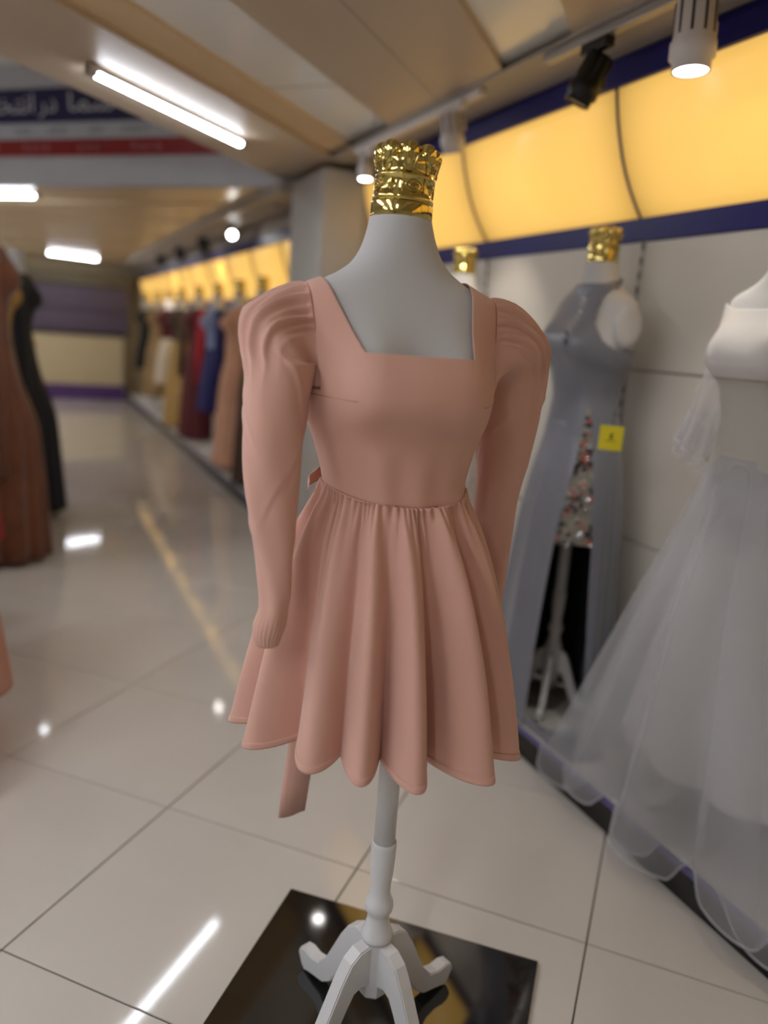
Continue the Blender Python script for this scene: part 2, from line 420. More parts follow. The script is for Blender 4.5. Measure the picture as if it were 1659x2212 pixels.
# added twin battens, out of view, put in to brighten the near shop
for (x, y, z, r, lab) in ((-1.0, 1.9, 2.277, 1, 'added unseen twin LED batten on the beam left of the viewer'), (-1.0, 0.7, 2.277, 1, 'added unseen twin LED batten on the ceiling strip left of the viewer'),
                       (-1.0, -0.5, 2.277, 1, 'lit twin LED batten on the ceiling behind the viewer\'s left shoulder'), (-2.4, 1.0, 2.277, 1, 'added unseen twin LED batten on the beam far left of the viewer'),
                       (-2.2, -0.3, 2.277, 1, 'added unseen twin LED batten on the ceiling strip behind and far left'), 
                       (-1.3, 4.3, 3.027, 1, 'added unseen twin LED batten in the raised recess in front of the sign')):
    led(x, y, z, PI / 4 * r, 1.2, lab, twin=True)
for x, y, lab in ((-1.6, 8.5, 'added unseen twin LED batten on the far ceiling beyond the left gowns'), (-1.2, 11.0, 'added unseen twin LED batten on the far ceiling left of the back counter'), (-2.9, 7.2, 'added unseen twin LED batten on the far ceiling at far left'),
                  (-2.7, 9.8, 'added unseen twin LED batten deep on the far left ceiling'), (-1.0, 12.8, 'added unseen twin LED batten just left of the counter front'), (-2.8, 12.3, 'added unseen twin LED batten in the back left corner')):
    led(x, y, 2.239, -PI / 4, 1.2, lab, twin=True)  # unseen battens, added as extra light for the far ceiling and floor

# ------------------------------------------------------------------ track spots
def rail(y0, y1, x, z, m, label):
    t = boxobj('track_rail', x - 0.017, x + 0.017, y0, y1, z - 0.026, z, m, None, bevel=0.003)
    return tag(t, label, 'track rail')
def spot(x, y, z, body, aim, r, h, lit, label, power=None, fins=True, arm=True, drop=0.07):
    """z: ceiling side of the adapter; aim: direction of light (world)"""
    t = empty('track_spot', (x, y, z))
    boxobj('adapter', -0.016, 0.016, -0.06, 0.06, -0.03, 0.0, body, t, bevel=0.004)
    A = Vector(aim).normalized()
    piv = Vector((0.0, 0.02, -drop - 0.03))
    if arm:
        side = Vector((0.0, -1, 0)).cross(A).normalized() if abs(A.z) > 0.3 else Vector((1, 0, 0))
        q = piv + side * (r + 0.012)
        v, f = tube([(0, 0.02, -0.028), (0, 0.02, -0.05), q + Vector((0, 0, 0.035)), q], 0.007, 8)
        meshobj('yoke', v, f, body, t)
    Q = A.to_track_quat('Z', 'Y').to_matrix().to_4x4()
    can = Matrix.Translation(piv) @ Q
    prof = [(r * 0.80, -h * 0.5), (r * 0.95, -h * 0.47), (r * 0.97, h * 0.08), (r * 1.08, h * 0.12), (r * 1.08, h * 0.32), (r * 0.92, h * 0.36), (r * 0.9, h * 0.5), (r * 0.8, h * 0.5), (r * 0.78, h * 0.44)]
    v, f = lathe(prof, 28, cap1=False)
    c = meshobj('can', [can @ Vector(p) for p in v], f, body, t)
    if fins:
        bm = bmesh.new()
        for k in range(10):
            a = 2 * PI * k / 10
            box(bm, -0.0016 - r * 0.05, r * 0.05, r * 0.93, r * 0.985, -h * 0.42, h * 0.03, can @ Matrix.Rotation(a, 4, 'Z'))
        bmobj('vent_slots', bm, 'dark_slot' if body == 'white_metal' else 'ink', c)
    v, f = lathe([(r * 0.785, h * 0.40), (r * 0.785, h * 0.485)], 24)
    meshobj('lens', [can @ Vector(p) for p in v], f, 'lens_lit' if lit else 'lens_off', t)
    if power:
        ld = bpy.data.lights.new('spot_light', 'SPOT'); ld.energy = power; ld.spot_size = 1.25; ld.spot_blend = 0.7
        ld.shadow_soft_size = 0.035; ld.color = (1.0, 0.93, 0.84)
        lo = bpy.data.objects.new('spot_light', ld); link(lo, t)
        lo.matrix_local = Matrix.Translation(piv + A * (h * 0.5 + 0.012)) @ A.to_track_quat('-Z', 'Y').to_matrix().to_4x4()
    return tag(t, label, 'spotlight')
rail(2.72, 3.95, 1.53, 2.291, 'white_metal', 'pale track rail above the crown of the pink dress form')
rail(0.9, 2.32, 1.53, 2.291, 'alu', 'dark-edged track rail carrying the black spotlight')
spot(1.53, 2.07, 2.265, 'black_metal', (-0.30, 0.30, -0.92), 0.044, 0.14, False, 'black track spotlight hanging in front of the yellow panels', None)
spot(1.53, 1.66, 2.30, 'white_metal', (0.02, -0.05, -1), 0.052, 0.17, True, 'large white cylinder spotlight with a lit lens at the top right', SPOT, drop=0.10)
spot(1.50, 2.86, 2.265, 'white_metal', (0.25, 0.1, -0.95), 0.043, 0.15, True, 'white track spotlight just right of the nearest gold crown', SPOT)
spot(1.53, 3.80, 2.265, 'white_metal', (0.0, -0.06, -1), 0.036, 0.13, True, 'small white spotlight half hidden behind the nearest gold crown', SPOT, drop=0.04)
rail(5.4, 13.5, 1.55, 2.20, 'alu', 'track rail on the soffit over the far gowns')
spot(1.55, 6.7, 2.174, 'black_metal', (-0.22, -0.85, -0.35), 0.036, 0.11, True, 'far track spotlight shining a bright white disc at the camera', None, fins=False, drop=0.02)
for k, y in enumerate((7.9, 9.2, 10.6)):
    spot(1.55, y, 2.174, 'black_metal', (0.45, 0.35, -0.8), 0.046, 0.13, True,
         ('black far track spotlight next to the glaring white one', 'middle black spotlight on the far track', 'black spotlight furthest along the far track')[k], SPOT, fins=False, drop=0.03)

# ------------------------------------------------------------------ sign on the bulkhead
def sign():
    t = empty('bulkhead_sign', RM @ Vector((-4.3, 4.64, 2.26))); t.rotation_euler = (0, 0, -PI / 4)
    # local x = n direction
    def band(n, z0, z1, m): return boxobj(n, -2.2, 1.75, -0.012, 0.0, z0, z1, m, t)
    b1 = band('blue_band', 0.405, 0.63, 'sign_blue'); b2 = band('white_band', 0.30, 0.405, 'sign_white'); b3 = band('red_band', 0.19, 0.30, 'sign_red')
    def text(s, x, z, size, m, par, sx=1.0, align='LEFT', space=1.0):
        cu = bpy.data.curves.new('lettering', 'FONT'); cu.body = s; cu.size = size; cu.extrude = 0.001; cu.align_x = align; cu.space_character = space
        o = bpy.data.objects.new('tmp', cu); COL.objects.link(o)
        bpy.context.view_layer.update()
        me = bpy.data.meshes.new_from_object(o.evaluated_get(bpy.context.evaluated_depsgraph_get()))
        bpy.data.objects.remove(o)
        me.materials.clear(); me.materials.append(MATS[m])
        q = bpy.data.objects.new('lettering', me); link(q, par)
        q.location = (x, -0.0145, z); q.rotation_euler = (PI / 2, 0, 0); q.scale = (sx, 1, 1)
        return q
    text('\u0628\uFE8E\uFEA8\uFE98\uFEE7\u0627', -0.215, 0.475, 0.17, 'letter_white', b1, 1.25, 'RIGHT')
    text('\u0631\u062F', -0.02, 0.475, 0.17, 'letter_white', b1, 1.1, 'RIGHT')
    text('\uFE8E\uFEE4\uFEB7', 0.47, 0.475, 0.17, 'letter_white', b1, 1.45, 'RIGHT')
    for wd, x in (('una', -0.40), ('safar', -0.11), ('am', 0.26), ('noori', 0.53), ('n', -0.60)): text(wd, x, 0.335, 0.075, 'letter_grey', b2, 1.2, 'LEFT', 1.1)
    for wd, x in (('to', -0.66), ('have', -0.33), ('you', 0.16), ('here', 0.61)): text(wd, x, 0.222, 0.085, 'letter_pale', b3, 1.0, 'LEFT', 1.6)
    tag(t, 'blue, white and red lettered sign on the grey bulkhead at upper left', 'sign')
sign()

# ------------------------------------------------------------------ dress forms
TORSO = [(0.700, .060, .045, .045), (0.715, .105, .080, .080), (0.76, .120, .088, .092), (0.84, .132, .094, .100), (0.92, .138, .096, .102), (1.00, .134, .093, .098),
         (1.07, .123, .087, .091), (1.12, .1155, .085, .086), (1.19, .129, .095, .091), (1.25, .150, .104, .098), (1.30, .158, .106, .100),
         (1.35, .161, .100, .098), (1.385, .166, .090, .092), (1.412, .169, .079, .083), (1.430, .166, .071, .075), (1.442, .152, .065, .070),
         (1.454, .126, .060, .065), (1.467, .101, .057, .062), (1.483, .080, .0545, .058), (1.503, .066, .0525, .055), (1.528, .0565, .051, .052), (1.555, .0495, .0495, .0495)]
def torso_pts(th, z, off=0.0, bust=1.0, bridge=0.0, p=2.25):
    th = np.asarray(th); z = np.asarray(z)
    a, bf, bb = interp(TORSO, z)
    s, c = np.sin(th), np.cos(th)
    pw = 2 + (p - 2) * (1 - ss(1.47, 1.54, z))
    S = np.sign(s) * np.abs(s) ** (2 / pw); Cc = np.sign(c) * np.abs(c) ** (2 / pw)
    x = (a + off) * S; y = -np.where(c > 0, bf + off, bb + off) * Cc
    g = 0
    for sx in (-1, 1):
        g = g + np.exp(-((x - sx * 0.078) / 0.050) ** 2 - ((z - 1.282) / np.where(z > 1.282, 0.072, 0.044)) ** 2)
    if bridge: g = g + bridge * np.exp(-(x / 0.05) ** 2 - ((z - 1.282) / np.where(z > 1.282, 0.068, 0.046)) ** 2)
    y = y - 0.050 * bust * np.tanh(1.1 * g) / .80 * (c > 0)
    return x, y, z
def zs_torso(z0, z1, n):
    t = np.linspace(0, 1, n); return z0 + (z1 - z0) * t
def crown_parts(par, z0, lean=(0, 0), tilt=0.0):
    """gold crown cap: band, fluted cup and raised ornaments"""
    M = Matrix.Translation((lean[0] * (z0 - .44), lean[1] * (z0 - .44), z0)) @ Matrix.Rotation(tilt, 4, 'Y')
    def T(v): return [M @ Vector(p) for p in v]
    v, f = lathe([(.047, -.004), (.0493, -.002), (.0498, .001), (.0498, .019), (.0488, .0215), (.0465, .022)], 48)
    meshobj('crown_band', T(v), f, 'gold', par)
    prof = [(.046, .022), (.0484, .0235), (.0488, .027), (.0484, .031), (.0462, .0325), (.0455, .040), (.0452, .049), (.0456, .0565), (.0478, .058), (.0480, .0605),
            (.0462, .062), (.0466, .068), (.0474, .075), (.0482, .081), (.0470, .086), (.040, .090), (.020, .098), (.018, .104), (.0195, .107), (.0185, .1105), (.012, .112)]
    v, f = lathe(prof, 64)
    cr = meshobj('crown', T(v), f, 'gold', par)
    for k in range(8):                                        # puffed lobes of the cap rising above the arches
        t0 = 2 * PI * k / 8 + .59
        v = []; n1, n2 = 14, 18
        for a in np.linspace(-PI / 2, PI / 2, n1):
            for b in np.linspace(0, 2 * PI, n2 + 1)[:-1]:
                ca = max(0.0, math.cos(a)) ** .75
                rr = .0345 + .0175 * ca * math.cos(b) + .004 * math.sin(a); tt = .0150 * ca * math.sin(b) * (1 + .12 * math.sin(a)); zz_ = .0865 + .0225 * math.sin(a)
                v.append((rr * math.cos(t0) - tt * math.sin(t0), rr * math.sin(t0) + tt * math.cos(t0), zz_))
        meshobj('lobe', T(v), gridfaces(n1, n2), 'gold', cr)
    def P(t, r, z): return Vector((r * math.cos(t), r * math.sin(t), z))
    def rad(z): return float(np.interp(z, [.03, .049, .06, .075, .09, .1], [.0465, .0453, .0464, .0478, .0520, .0535]))
    for k in range(8):                                        # pointed arches with curled feet round the flare
        t0 = 2 * PI * k / 8 + .2
        pts = []
        for q in np.linspace(-1, 1, 15):
            zz = .0765 + .0165 * (1 - q * q) - .004 * (abs(q) > .8)
            pts.append(P(t0 + q * .26, rad(zz) + .0016, zz))
        v, f = tube(T(pts), .0012, 6); meshobj('arch', v, f, 'gold', cr)
        pts = [P(t0 + .39 + .17 * math.cos(a), rad(.071) + .0014, .0735 + .0085 * math.sin(a)) for a in np.linspace(-PI, 0, 11)]
        v, f = tube(T(pts), .0011, 6); meshobj('scroll', v, f, 'gold', cr)
        for dz, s in ((0.0785, .0022), (.0835, .0015)):
            v, f = lathe([(.0002, -s), (s * .7, -s * .7), (s, 0), (s * .7, s * .7), (.0002, s)], 8)
            o = P(t0 + .39 if s > .002 else t0, rad(dz) + .001, dz)
            meshobj('bead', T([Vector(p) + o for p in v]), f, 'gold', cr)
    for k in range(8):
        t0 = 2 * PI * k / 8 + .05
        if k % 2 == 0:                                        # oval medallion
            pts = [P(t0 + .30 * math.cos(a), .0470, .0445 + .0078 * math.sin(a)) for a in np.linspace(0, 2 * PI, 22)[:-1]]
            v, f = tube(T(pts), .0010, 6, closed=True); meshobj('oval', v, f, 'gold', cr)
            pts = [P(t0 + .17 * math.cos(a), .0473, .0445 + .0036 * math.sin(a)) for a in np.linspace(0, 2 * PI, 16)[:-1]]
            v, f = tube(T(pts), .0013, 6, closed=True); meshobj('oval_boss', v, f, 'gold', cr)
        else:                                                 # cut diamond
            r0, r1 = .0455, .0505
            v = [P(t0, r0, .0545), P(t0 + .17, r0, .0445), P(t0, r0, .0345), P(t0 - .17, r0, .0445), P(t0, r1, .0445)]
            meshobj('diamond', T(v), [(0, 3, 4), (3, 2, 4), (2, 1, 4), (1, 0, 4)], 'gold', cr, smooth=False)
        for d in (.32,):
            pts = [P(t0 + d * 1.2, .0468, z) for z in (.0335, .045, .0565)]
            v, f = tube(T(pts), .0009, 6); meshobj('bar', v, f, 'gold', cr)
    return cr
def make_form(name, label, loc, rz, lean=(0, 0), legs0=0.0, group=None, black=False, tilt=0.0):
    t = empty(name, loc, rz)
    zz = np.concatenate([np.linspace(0.70, 0.72, 5), np.linspace(.73, 1.38, 66), np.linspace(1.386, 1.49, 58), np.linspace(1.494, 1.555, 16)])
    th = np.linspace(0, 2 * PI, 97)[:-1]
    TH, ZZ = np.meshgrid(th, zz); x, y, z = torso_pts(TH, ZZ)
    x = x + lean[0] * (z - .44); y = y + lean[1] * (z - .44)
    v = np.stack([x, y, z], -1).reshape(-1, 3)
    f = gridfaces(len(zz), len(th)); n = len(th)
    f.append(tuple(range(n - 1, -1, -1))); f.append(tuple(range((len(zz) - 1) * n, len(zz) * n)))
    meshobj('torso', v, f, 'form_canvas', t)
    for s in (-1, 1):                                         # flat oval arm plates
        v = []; 
        for i, (k, d) in enumerate(((1.0, -.02), (1.0, .004), (.93, .011), (.6, .0125), (.02, .013))):
            for j in range(28):
                a = 2 * PI * j / 28
                pz = 1.358 + .070 * k * math.sin(a); py = .002 + .050 * k * math.cos(a)
                px = s * (.158 + d) + lean[0] * (pz - .44); v.append((px, py + lean[1] * (pz - .44), pz))
        meshobj('arm_plate', v, gridfaces(5, 28, flip=s < 0), 'form_canvas', t)
    crown_parts(t, 1.555, lean, tilt)
    prof = [(.0205, .415), (.0205, .60), (.0205, .73)]
    v, f = lathe(prof, 28); meshobj('pole', v, f, 'white_paint', t)
    prof = [(.0215, .437), (.0238, .436), (.0242, .428), (.0236, .40), (.0222, .37), (.0198, .345), (.0196, .325), (.0230, .315), (.0268, .306), (.0280, .297), (.0262, .288), (.0215, .281),
            (.0210, .275), (.0222, .262), (.0262, .248), (.0300, .238), (.0318, .230), (.030, .224)]
    v, f = lathe(prof[::-1], 32); meshobj('turned_collar', v, f, 'white_paint', t)
    v, f = lathe([(.026, .10), (.030, .106), (.030, .226)], 8); meshobj('hub', v, f, 'white_paint', t, smooth=False)
    for k in range(4):
        a = legs0 + k * PI / 2
        # side profile (r, z) of an S-curved leg
        up = [(.022, .222), (.05, .220), (.072, .205), (.092, .172), (.112, .130), (.134, .085), (.158, .056), (.182, .049), (.206, .052), (.222, .047), (.228, .034)]
        dn = [(.022, .130), (.045, .138), (.060, .132), (.075, .108), (.094, .072), (.116, .036), (.142, .016), (.172, .010), (.196, .004), (.204, .000), (.216, .010)]
        v = []
        for hw, sc in ((-.0145, 1), (.0145, 1)):
            for (r, z) in up + dn: v.append((r, hw, z))
        m = len(up); f = []
        for b in (0, 2 * m):
            for i in range(m - 1):
                q = (b + i, b + i + 1, b + m + i + 1, b + m + i)
                f.append(q if b == 0 else q[::-1])
        for i in range(m - 1):
            f.append((i, 2 * m + i, 2 * m + i + 1, i + 1)); f.append((m + i, m + i + 1, 3 * m + i + 1, 3 * m + i))
        f.append((m - 1, 3 * m - 1, 4 * m - 1, 2 * m - 1)); f.append((0, m, 3 * m, 2 * m))
        R = Matrix.Rotation(a, 4, 'Z')
        bm = bmesh.new(); vs = [bm.verts.new(R @ Vector(p)) for p in v]
        for q in f: bm.faces.new([vs[i] for i in q])
        bmesh.ops.recalc_face_normals(bm, faces=bm.faces)
        bmesh.ops.bevel(bm, geom=[e for e in bm.edges if len(e.link_faces) == 2 and e.calc_face_angle(0) > 1.0], offset=.0025, segments=2, affect='EDGES')
        bmobj('leg', bm, 'white_paint', t)
    return tag(t, label, 'dress form', group)

B0 = (0.595, 1.172, 0.010); RZ0 = math.radians(-8); LEAN = (-0.047, 0.0166)
slab = boxobj('granite_slab', -0.31, 0.31, -0.31, 0.31, 0.0, 0.010, 'black_granite', None,
              Matrix.Translation((0.596, 1.182, 0.0)) @ Matrix.Rotation(math.radians(-41.6), 4, 'Z'), bevel=0.0012)
tag(slab, 'square polished black slab on the tiles under the white stand', 'slab')
form0 = make_form('dress_form', 'white canvas dress form with gold crown wearing the short pink dress', B0, RZ0, LEAN, math.radians(17.6 + 8), tilt=0.045)

# ------------------------------------------------------------------ the pink dress
def pink_dress():
    t = empty('pink_dress', B0, RZ0)
    lx, ly = LEAN
    OFF = 0.0055
    # --- bodice: offset of the torso, cut to a square neckline and armholes
    def zwaist(a): return 1.128 - .024 * np.clip(np.cos(a - .15), 0, 1) ** 1.3
    zz = np.concatenate([np.linspace(1.122, 1.395, 70), np.linspace(1.3985, 1.49, 60)])
    nt = 220; th = np.linspace(0, 2 * PI, nt + 1)[:-1]
    TH, ZZ = np.meshgrid(th, zz); ZZ = ZZ + (zwaist(TH) - 1.122) * ss(1.25, 1.122, ZZ); x, y, z = torso_pts(TH, ZZ, OFF, 1.0, 0.85)
    dr = 0.0022 * np.sin(9 * TH + 2 * np.sin(3 * TH)) * ss(1.24, 1.15, ZZ)          # slight drag creases towards the waist
    y = y + np.where(np.cos(TH) > 0, -dr, dr); 
    bm = bmesh.new(); vs = [bm.verts.new(p) for p in np.stack([x, y, z], -1).reshape(-1, 3)]
    for q in gridfaces(len(zz), nt): bm.faces.new([vs[i] for i in q])
    def cut(co, no): bmesh.ops.bisect_plane(bm, geom=bm.verts[:] + bm.edges[:] + bm.faces[:], plane_co=co, plane_no=no)
    zn = 1.345; wn0 = .086                       # neckline half width at its foot / at the shoulder
    KN = {-1: (.128 - wn0) / (1.445 - zn), 1: (.106 - wn0) / (1.445 - zn)}
    cut((0, 0, zn), (0, 0, 1)); cut((0, 0, 1.405), (0, 0, 1))
    for s in (-1, 1):
        cut((s * wn0, 0, zn), Vector((s, 0, -KN[s])).normalized())
        cut((s * .1430, 0, 1.30), Vector((s, 0, -.09)).normalized()); 
    cut((0, 0, 1.285), (0, 0, 1))
    dele = []
    for f in bm.faces:
        c = f.calc_center_median(); w_ = wn0 + KN[1 if c.x > 0 else -1] * (c.z - zn)
        front = c.y < -0.02
        if abs(c.x) < w_ and ((c.z > zn and front) or (c.z > 1.405 and not front)): dele.append(f)
        elif c.z > 1.285 and abs(c.x) - .09 * (c.z - 1.30) > .1430: dele.append(f)
    bmesh.ops.delete(bm, geom=dele, context='FACES')
    for v_ in bm.verts:
        v_.co.x += lx * (v_.co.z - .44); v_.co.y += ly * (v_.co.z - .44)
    b = bmobj('bodice', bm, 'pink', t, smooth=True)
    md = b.modifiers.new('solid', 'SOLIDIFY'); md.thickness = .0022; md.offset = 1
    # bust dart seams
    for s in (-1, 1):
        pts = []
        for a in np.linspace(0.62, 1.25, 14):
            px, py, pz = torso_pts(np.array([s * a]), np.array([1.272 + .004 * a]), OFF + .0022, 1.0, .85)
            pts.append((px[0] + lx * (pz[0] - .44), py[0] + ly * (pz[0] - .44), pz[0]))
        v, f = tube(pts, .0009, 6); meshobj('dart_seam', v, f, 'pink_dark', b)
    # --- skirt
    prof = [(.660, .222, .192), (.74, .213, .183), (.85, .198, .169), (.94, .180, .153), (1.00, .166, .139), (1.045, .153, .124), (1.085, .137, .107), (1.11, .1275, .097), (1.135, .1240, .0935)]
    nz, nt = 110, 420
    zz = np.linspace(1.124, .684, nz); th = np.linspace(0, 2 * PI, nt + 1)[:-1]
    TH, ZZ = np.meshgrid(th, zz); d = np.clip((1.122 - ZZ) / .438, 0, 1); a, b_ = interp(prof, ZZ)
    dz = (zwaist(TH) - 1.122) * (1 - d) ** 2; a2, b2 = interp(prof, ZZ + dz); kk = (1 - d); a = a * (1 - kk) + a2 * kk; b_ = b_ * (1 - kk) + b2 * kk
    ph = 14 * TH + 0.9 * np.sin(2 * TH + .7) + .6 * np.sin(5 * TH + 1.9) + .25 * d * np.sin(3 * TH)
    amp = .040 * d ** 0.62 * (1 + .35 * np.sin(3 * TH + .5))
    e = .052 * d * (1 + .25 * np.sin(4 * TH))
    th2 = TH + e * np.sin(ph + .45)
    wob = .12 * amp * np.sin(2 * ph + 1.0)
    gath = .0042 * np.exp(-((1.122 - ZZ) / .035)) * np.sin(78 * TH + 3 * np.sin(11 * TH)) + .0050 * ss(0, .04, 1.122 - ZZ) * np.exp(-((1.122 - ZZ) / .12)) * np.sin(37 * TH + 2 * np.sin(7 * TH))
    r = amp * np.cos(ph) + wob + gath
    x = (a + r) * np.sin(th2); y = -(b_ + r) * np.cos(th2)
    z = ZZ + dz + d * (.012 * np.sin(TH + 2.4) - .006 * np.cos(ph)) 
    cxx = lx * (z - .44) * np.clip((z - .6) / .5, 0, 1.0) - .022 * (1 - np.clip((z - .6) / .5, 0, 1.0)); cyy = ly * (z - .44)
    P = np.stack([x + cxx, y + cyy, z], -1)
    sk = meshobj('skirt', P.reshape(-1, 3), gridfaces(nz, nt, flip=True), 'pink', t, solid=.0012, solid_off=0)
    H = P[-4:].copy(); ctr = np.array([H[..., 0].mean(), H[..., 1].mean()])
    dv = H[..., :2] - ctr; H[..., :2] += dv / np.linalg.norm(dv, axis=-1, keepdims=True) * .0011
    meshobj('hem_band', H.reshape(-1, 3), gridfaces(4, nt, flip=True), 'pink', sk, solid=.0016, solid_off=0)
    # waist seam piping
    pts = []
    for a_ in np.linspace(0, 2 * PI, 121)[:-1]:
        px, py, pz = torso_pts(np.array([a_]), np.array([zwaist(a_)]), OFF + .003, 1.0, .6)
        pts.append((px[0] + lx * (pz[0] - .44), py[0] + ly * (pz[0] - .44), pz[0]))
    v, f = tube(pts, .0014, 6, closed=True); meshobj('waist_seam', v, f, 'pink', t)
    # --- sleeves
    def sleeve(side, cap, rings, seed):
        # cap: rows (alpha, cx, cy, cz, rT, rY); rings: rows (cx, cy, cz, r)
        rows = [tuple(c) for c in cap] + [(90.0, c[0], c[1], c[2], c[3], c[3] * c[4]) for c in rings]
        R_ = np.array(rows, float); m = len(R_)
        # resample smoothly along arc length
        s = np.concatenate([[0], np.cumsum(np.linalg.norm(np.diff(R_[:, 1:4], axis=0), axis=1) + .004)])
        sn = np.linspace(0, s[-1], 120)
        tab = [(s[i],) + tuple(R_[i]) for i in range(m)]
        al, cx, cy, cz, rT, rY = interp(tab, sn)
        nt = 144; fi = np.linspace(0, 2 * PI, nt + 1)[:-1]
        FI, SN = np.meshgrid(fi, sn); t_ = SN / s[-1]
        def col(q): return np.repeat(q[:, None], nt, 1)
        al, cx, cy, cz, rT, rY = map(col, (al, cx, cy, cz, rT, rY)); al = np.radians(al)
        up = np.cos(FI)                                       # 1 = outer / top of the cap
        def fold(q, sh=.55):                                  # sharp-crested fold profile
            return 2 * (1 - np.abs(np.sin(q * .5)) ** sh) - .75
        pl = ss(-.1, .45, up) * np.exp(-((t_ - .05) / .05) ** 2) * .0085 * fold(30 * FI + 2.0 * np.sin(3 * FI + seed))
        pl += ss(-.1, .55, up) * np.exp(-((t_ - .12) / .085) ** 2) * .0068 * fold(17 * FI + 1.5 * np.sin(2 * FI + seed) + 8 * t_)
        wr = .0012 * ss(.1, .2, t_) * ss(1.0, .85, t_) * (np.sin(3 * FI + 9 * t_ + seed) + .7 * np.sin(5 * FI - 17 * t_ + 2 * seed))
        for q0, q1, wd, am, sl in ((.6, .22, .05, .006, .16), (2.3, .27, .06, .006, -.14), (4.3, .30, .05, .0055, .10), (1.4, .40, .05, .0045, -.16), (5.4, .36, .06, .005, .12), (3.2, .5, .05, .004, .10), (.2, .55, .05, .004, -.12), (4.9, .64, .05, .003, .1), (2.0, .7, .05, .003, .1)):
            dq = (FI - q0 - seed + PI) % (2 * PI) - PI        # diagonal drag creases
            ln = t_ - q1 - sl * dq
            wr = wr + .62 * am * np.exp(-(dq / .65) ** 2) * (np.exp(-np.abs(ln) / (wd * .22)) - .40 * np.exp(-((ln - wd * .5) / (wd * .5)) ** 2))
        cuff = .0005 * ss(.88, .95, t_) * np.sin(22 * FI)
        k = 1 + (wr + cuff) / np.maximum(rT, .012)
        ox = side * (np.sin(al)); oz = np.cos(al)
        X = cx + rT * k * np.cos(FI) * ox; Y = cy + rY * k * np.sin(FI) * (-1); Z = cz + rT * k * np.cos(FI) * oz
        P = np.stack([X, Y, Z], -1)
        # first row sits on the bodice's armhole line, the next rows blend out of it
        ring = []
        for q in fi:
            dy, dz = -math.sin(q), math.cos(q); best = .02
            for ro in np.linspace(.02, .11, 91):
                zq = 1.362 + dz * ro; yq = dy * ro; xa = .1420 + .09 * (zq - 1.30)
                a_, bf_, bb_ = [float(k_) for k_ in interp(TORSO, np.array([zq]))]
                b_2 = (bf_ if yq < 0 else bb_) + .0085; a_ += .0085
                if zq > 1.283 and a_ > xa and (xa / a_) ** 2.25 + abs(yq / b_2) ** 2.25 <= 1: best = ro
            zq = 1.362 + dz * best; yq = dy * best; xa = .1420 + .09 * (zq - 1.30)
            ring.append((side * xa + lx * (zq - .44), yq + ly * (zq - .44), zq))
        ring = np.array(ring); k_ = 3
        sm = ring.copy()
        for o_ in (-2, -1, 1, 2): sm += np.roll(ring, o_, 0)
        ring = sm / 5
        for i_ in range(16):
            w_ = 1 - ss(0, 1, i_ / 15.0); P[i_] = P[i_] * (1 - w_) + (ring + np.array([side * .0022 * i_, 0, 0])) * w_
        cen = P.mean(1, keepdims=True); dr_ = P - cen; dr_ /= np.linalg.norm(dr_, axis=-1, keepdims=True); P = P + dr_ * (pl * ss(0, .03, t_))[..., None]
        f = gridfaces(120, nt, flip=(side > 0))
        o = meshobj('sleeve', P.reshape(-1, 3), f, 'pink', t, solid=.0012)
        v, f = tube([tuple(p) for p in P[0]], .0013, 6, closed=True); meshobj('armhole_seam', v, f, 'pink_dark', o)
        return o
    zc = 1.372; x0 = lx * (zc - .44); y0 = ly * (zc - .44)
    capL = [(0, -.150 + x0, .000 + y0, 1.362, .077, .070), (18, -.170 + x0, -.002 + y0, 1.358, .080, .070), (48, -.193 + x0, -.014, 1.350, .074, .064), (74, -.203 + x0, -.028, 1.334, .058, .056)]
    ringL = [(-0.245, -0.042, 1.320, 0.054, .95), (-0.251, -0.054, 1.250, 0.048, .9), (-0.255, -0.070, 1.160, 0.043, .85), (-0.252, -0.084, 1.090, 0.036, .8), (-0.247, -0.096, 1.024, 0.028, .8),
             (-0.246, -0.108, 0.978, 0.0245, .85), (-0.249, -0.115, 0.955, 0.0225, .9), (-0.255, -0.120, 0.930, 0.0245, .9), (-0.258, -0.122, 0.911, 0.021, .9), (-0.257, -0.122, 0.897, 0.016, .9)]
    sleeve(-1, capL, ringL, 1.3)
    capR = [(0, .150 + x0, .000 + y0, 1.362, .078, .070), (18, .172 + x0, .006 + y0, 1.362, .081, .070), (48, .205 + x0, .030, 1.350, .077, .066), (74, .224 + x0, .050, 1.332, .065, .060)]
    ringR = [(0.192, 0.060, 1.300, 0.060, .85), (0.195, 0.070, 1.235, 0.057, .85), (0.198, 0.082, 1.160, 0.050, .8), (0.201, 0.096, 1.095, 0.043, .8), (0.210, 0.112, 1.015, 0.040, .8),
             (0.228, 0.135, 0.915, 0.029, .8), (0.243, 0.147, 0.845, 0.018, .9), (0.254, 0.152, 0.818, 0.018, .9), (0.252, 0.152, 0.796, 0.013, .9)]
    sleeve(1, capR, ringR, 4.1)
    # --- sash tied at the back, one end hanging below the hem
    def ribbon(name, pts, w, wdir):
        v = []; 
        for i, p in enumerate(pts):
            ww = w if not callable(w) else w(i / (len(pts) - 1)); d = Vector(wdir).normalized()
            for q in np.linspace(-1, 1, 7):
                bend = .006 * math.sin(q * 2 + i * .7)
                v.append(Vector(p) + d * ww * q + Vector((0, bend, 0)))
        return meshobj(name, v, gridfaces(len(pts), 7, closed=False), 'pink', t, solid=.0012)
    ribbon('sash', [(-.03, .118, 1.115), (-.05, .17, 1.05), (-.07, .22, .95), (-.095, .25, .82), (-.108, .252, .70), (-.118, .235, .60), (-.125, .215, .52), (-.137, .195, .45), (-.145, .186, .385)], .030, (1, .15, 0))
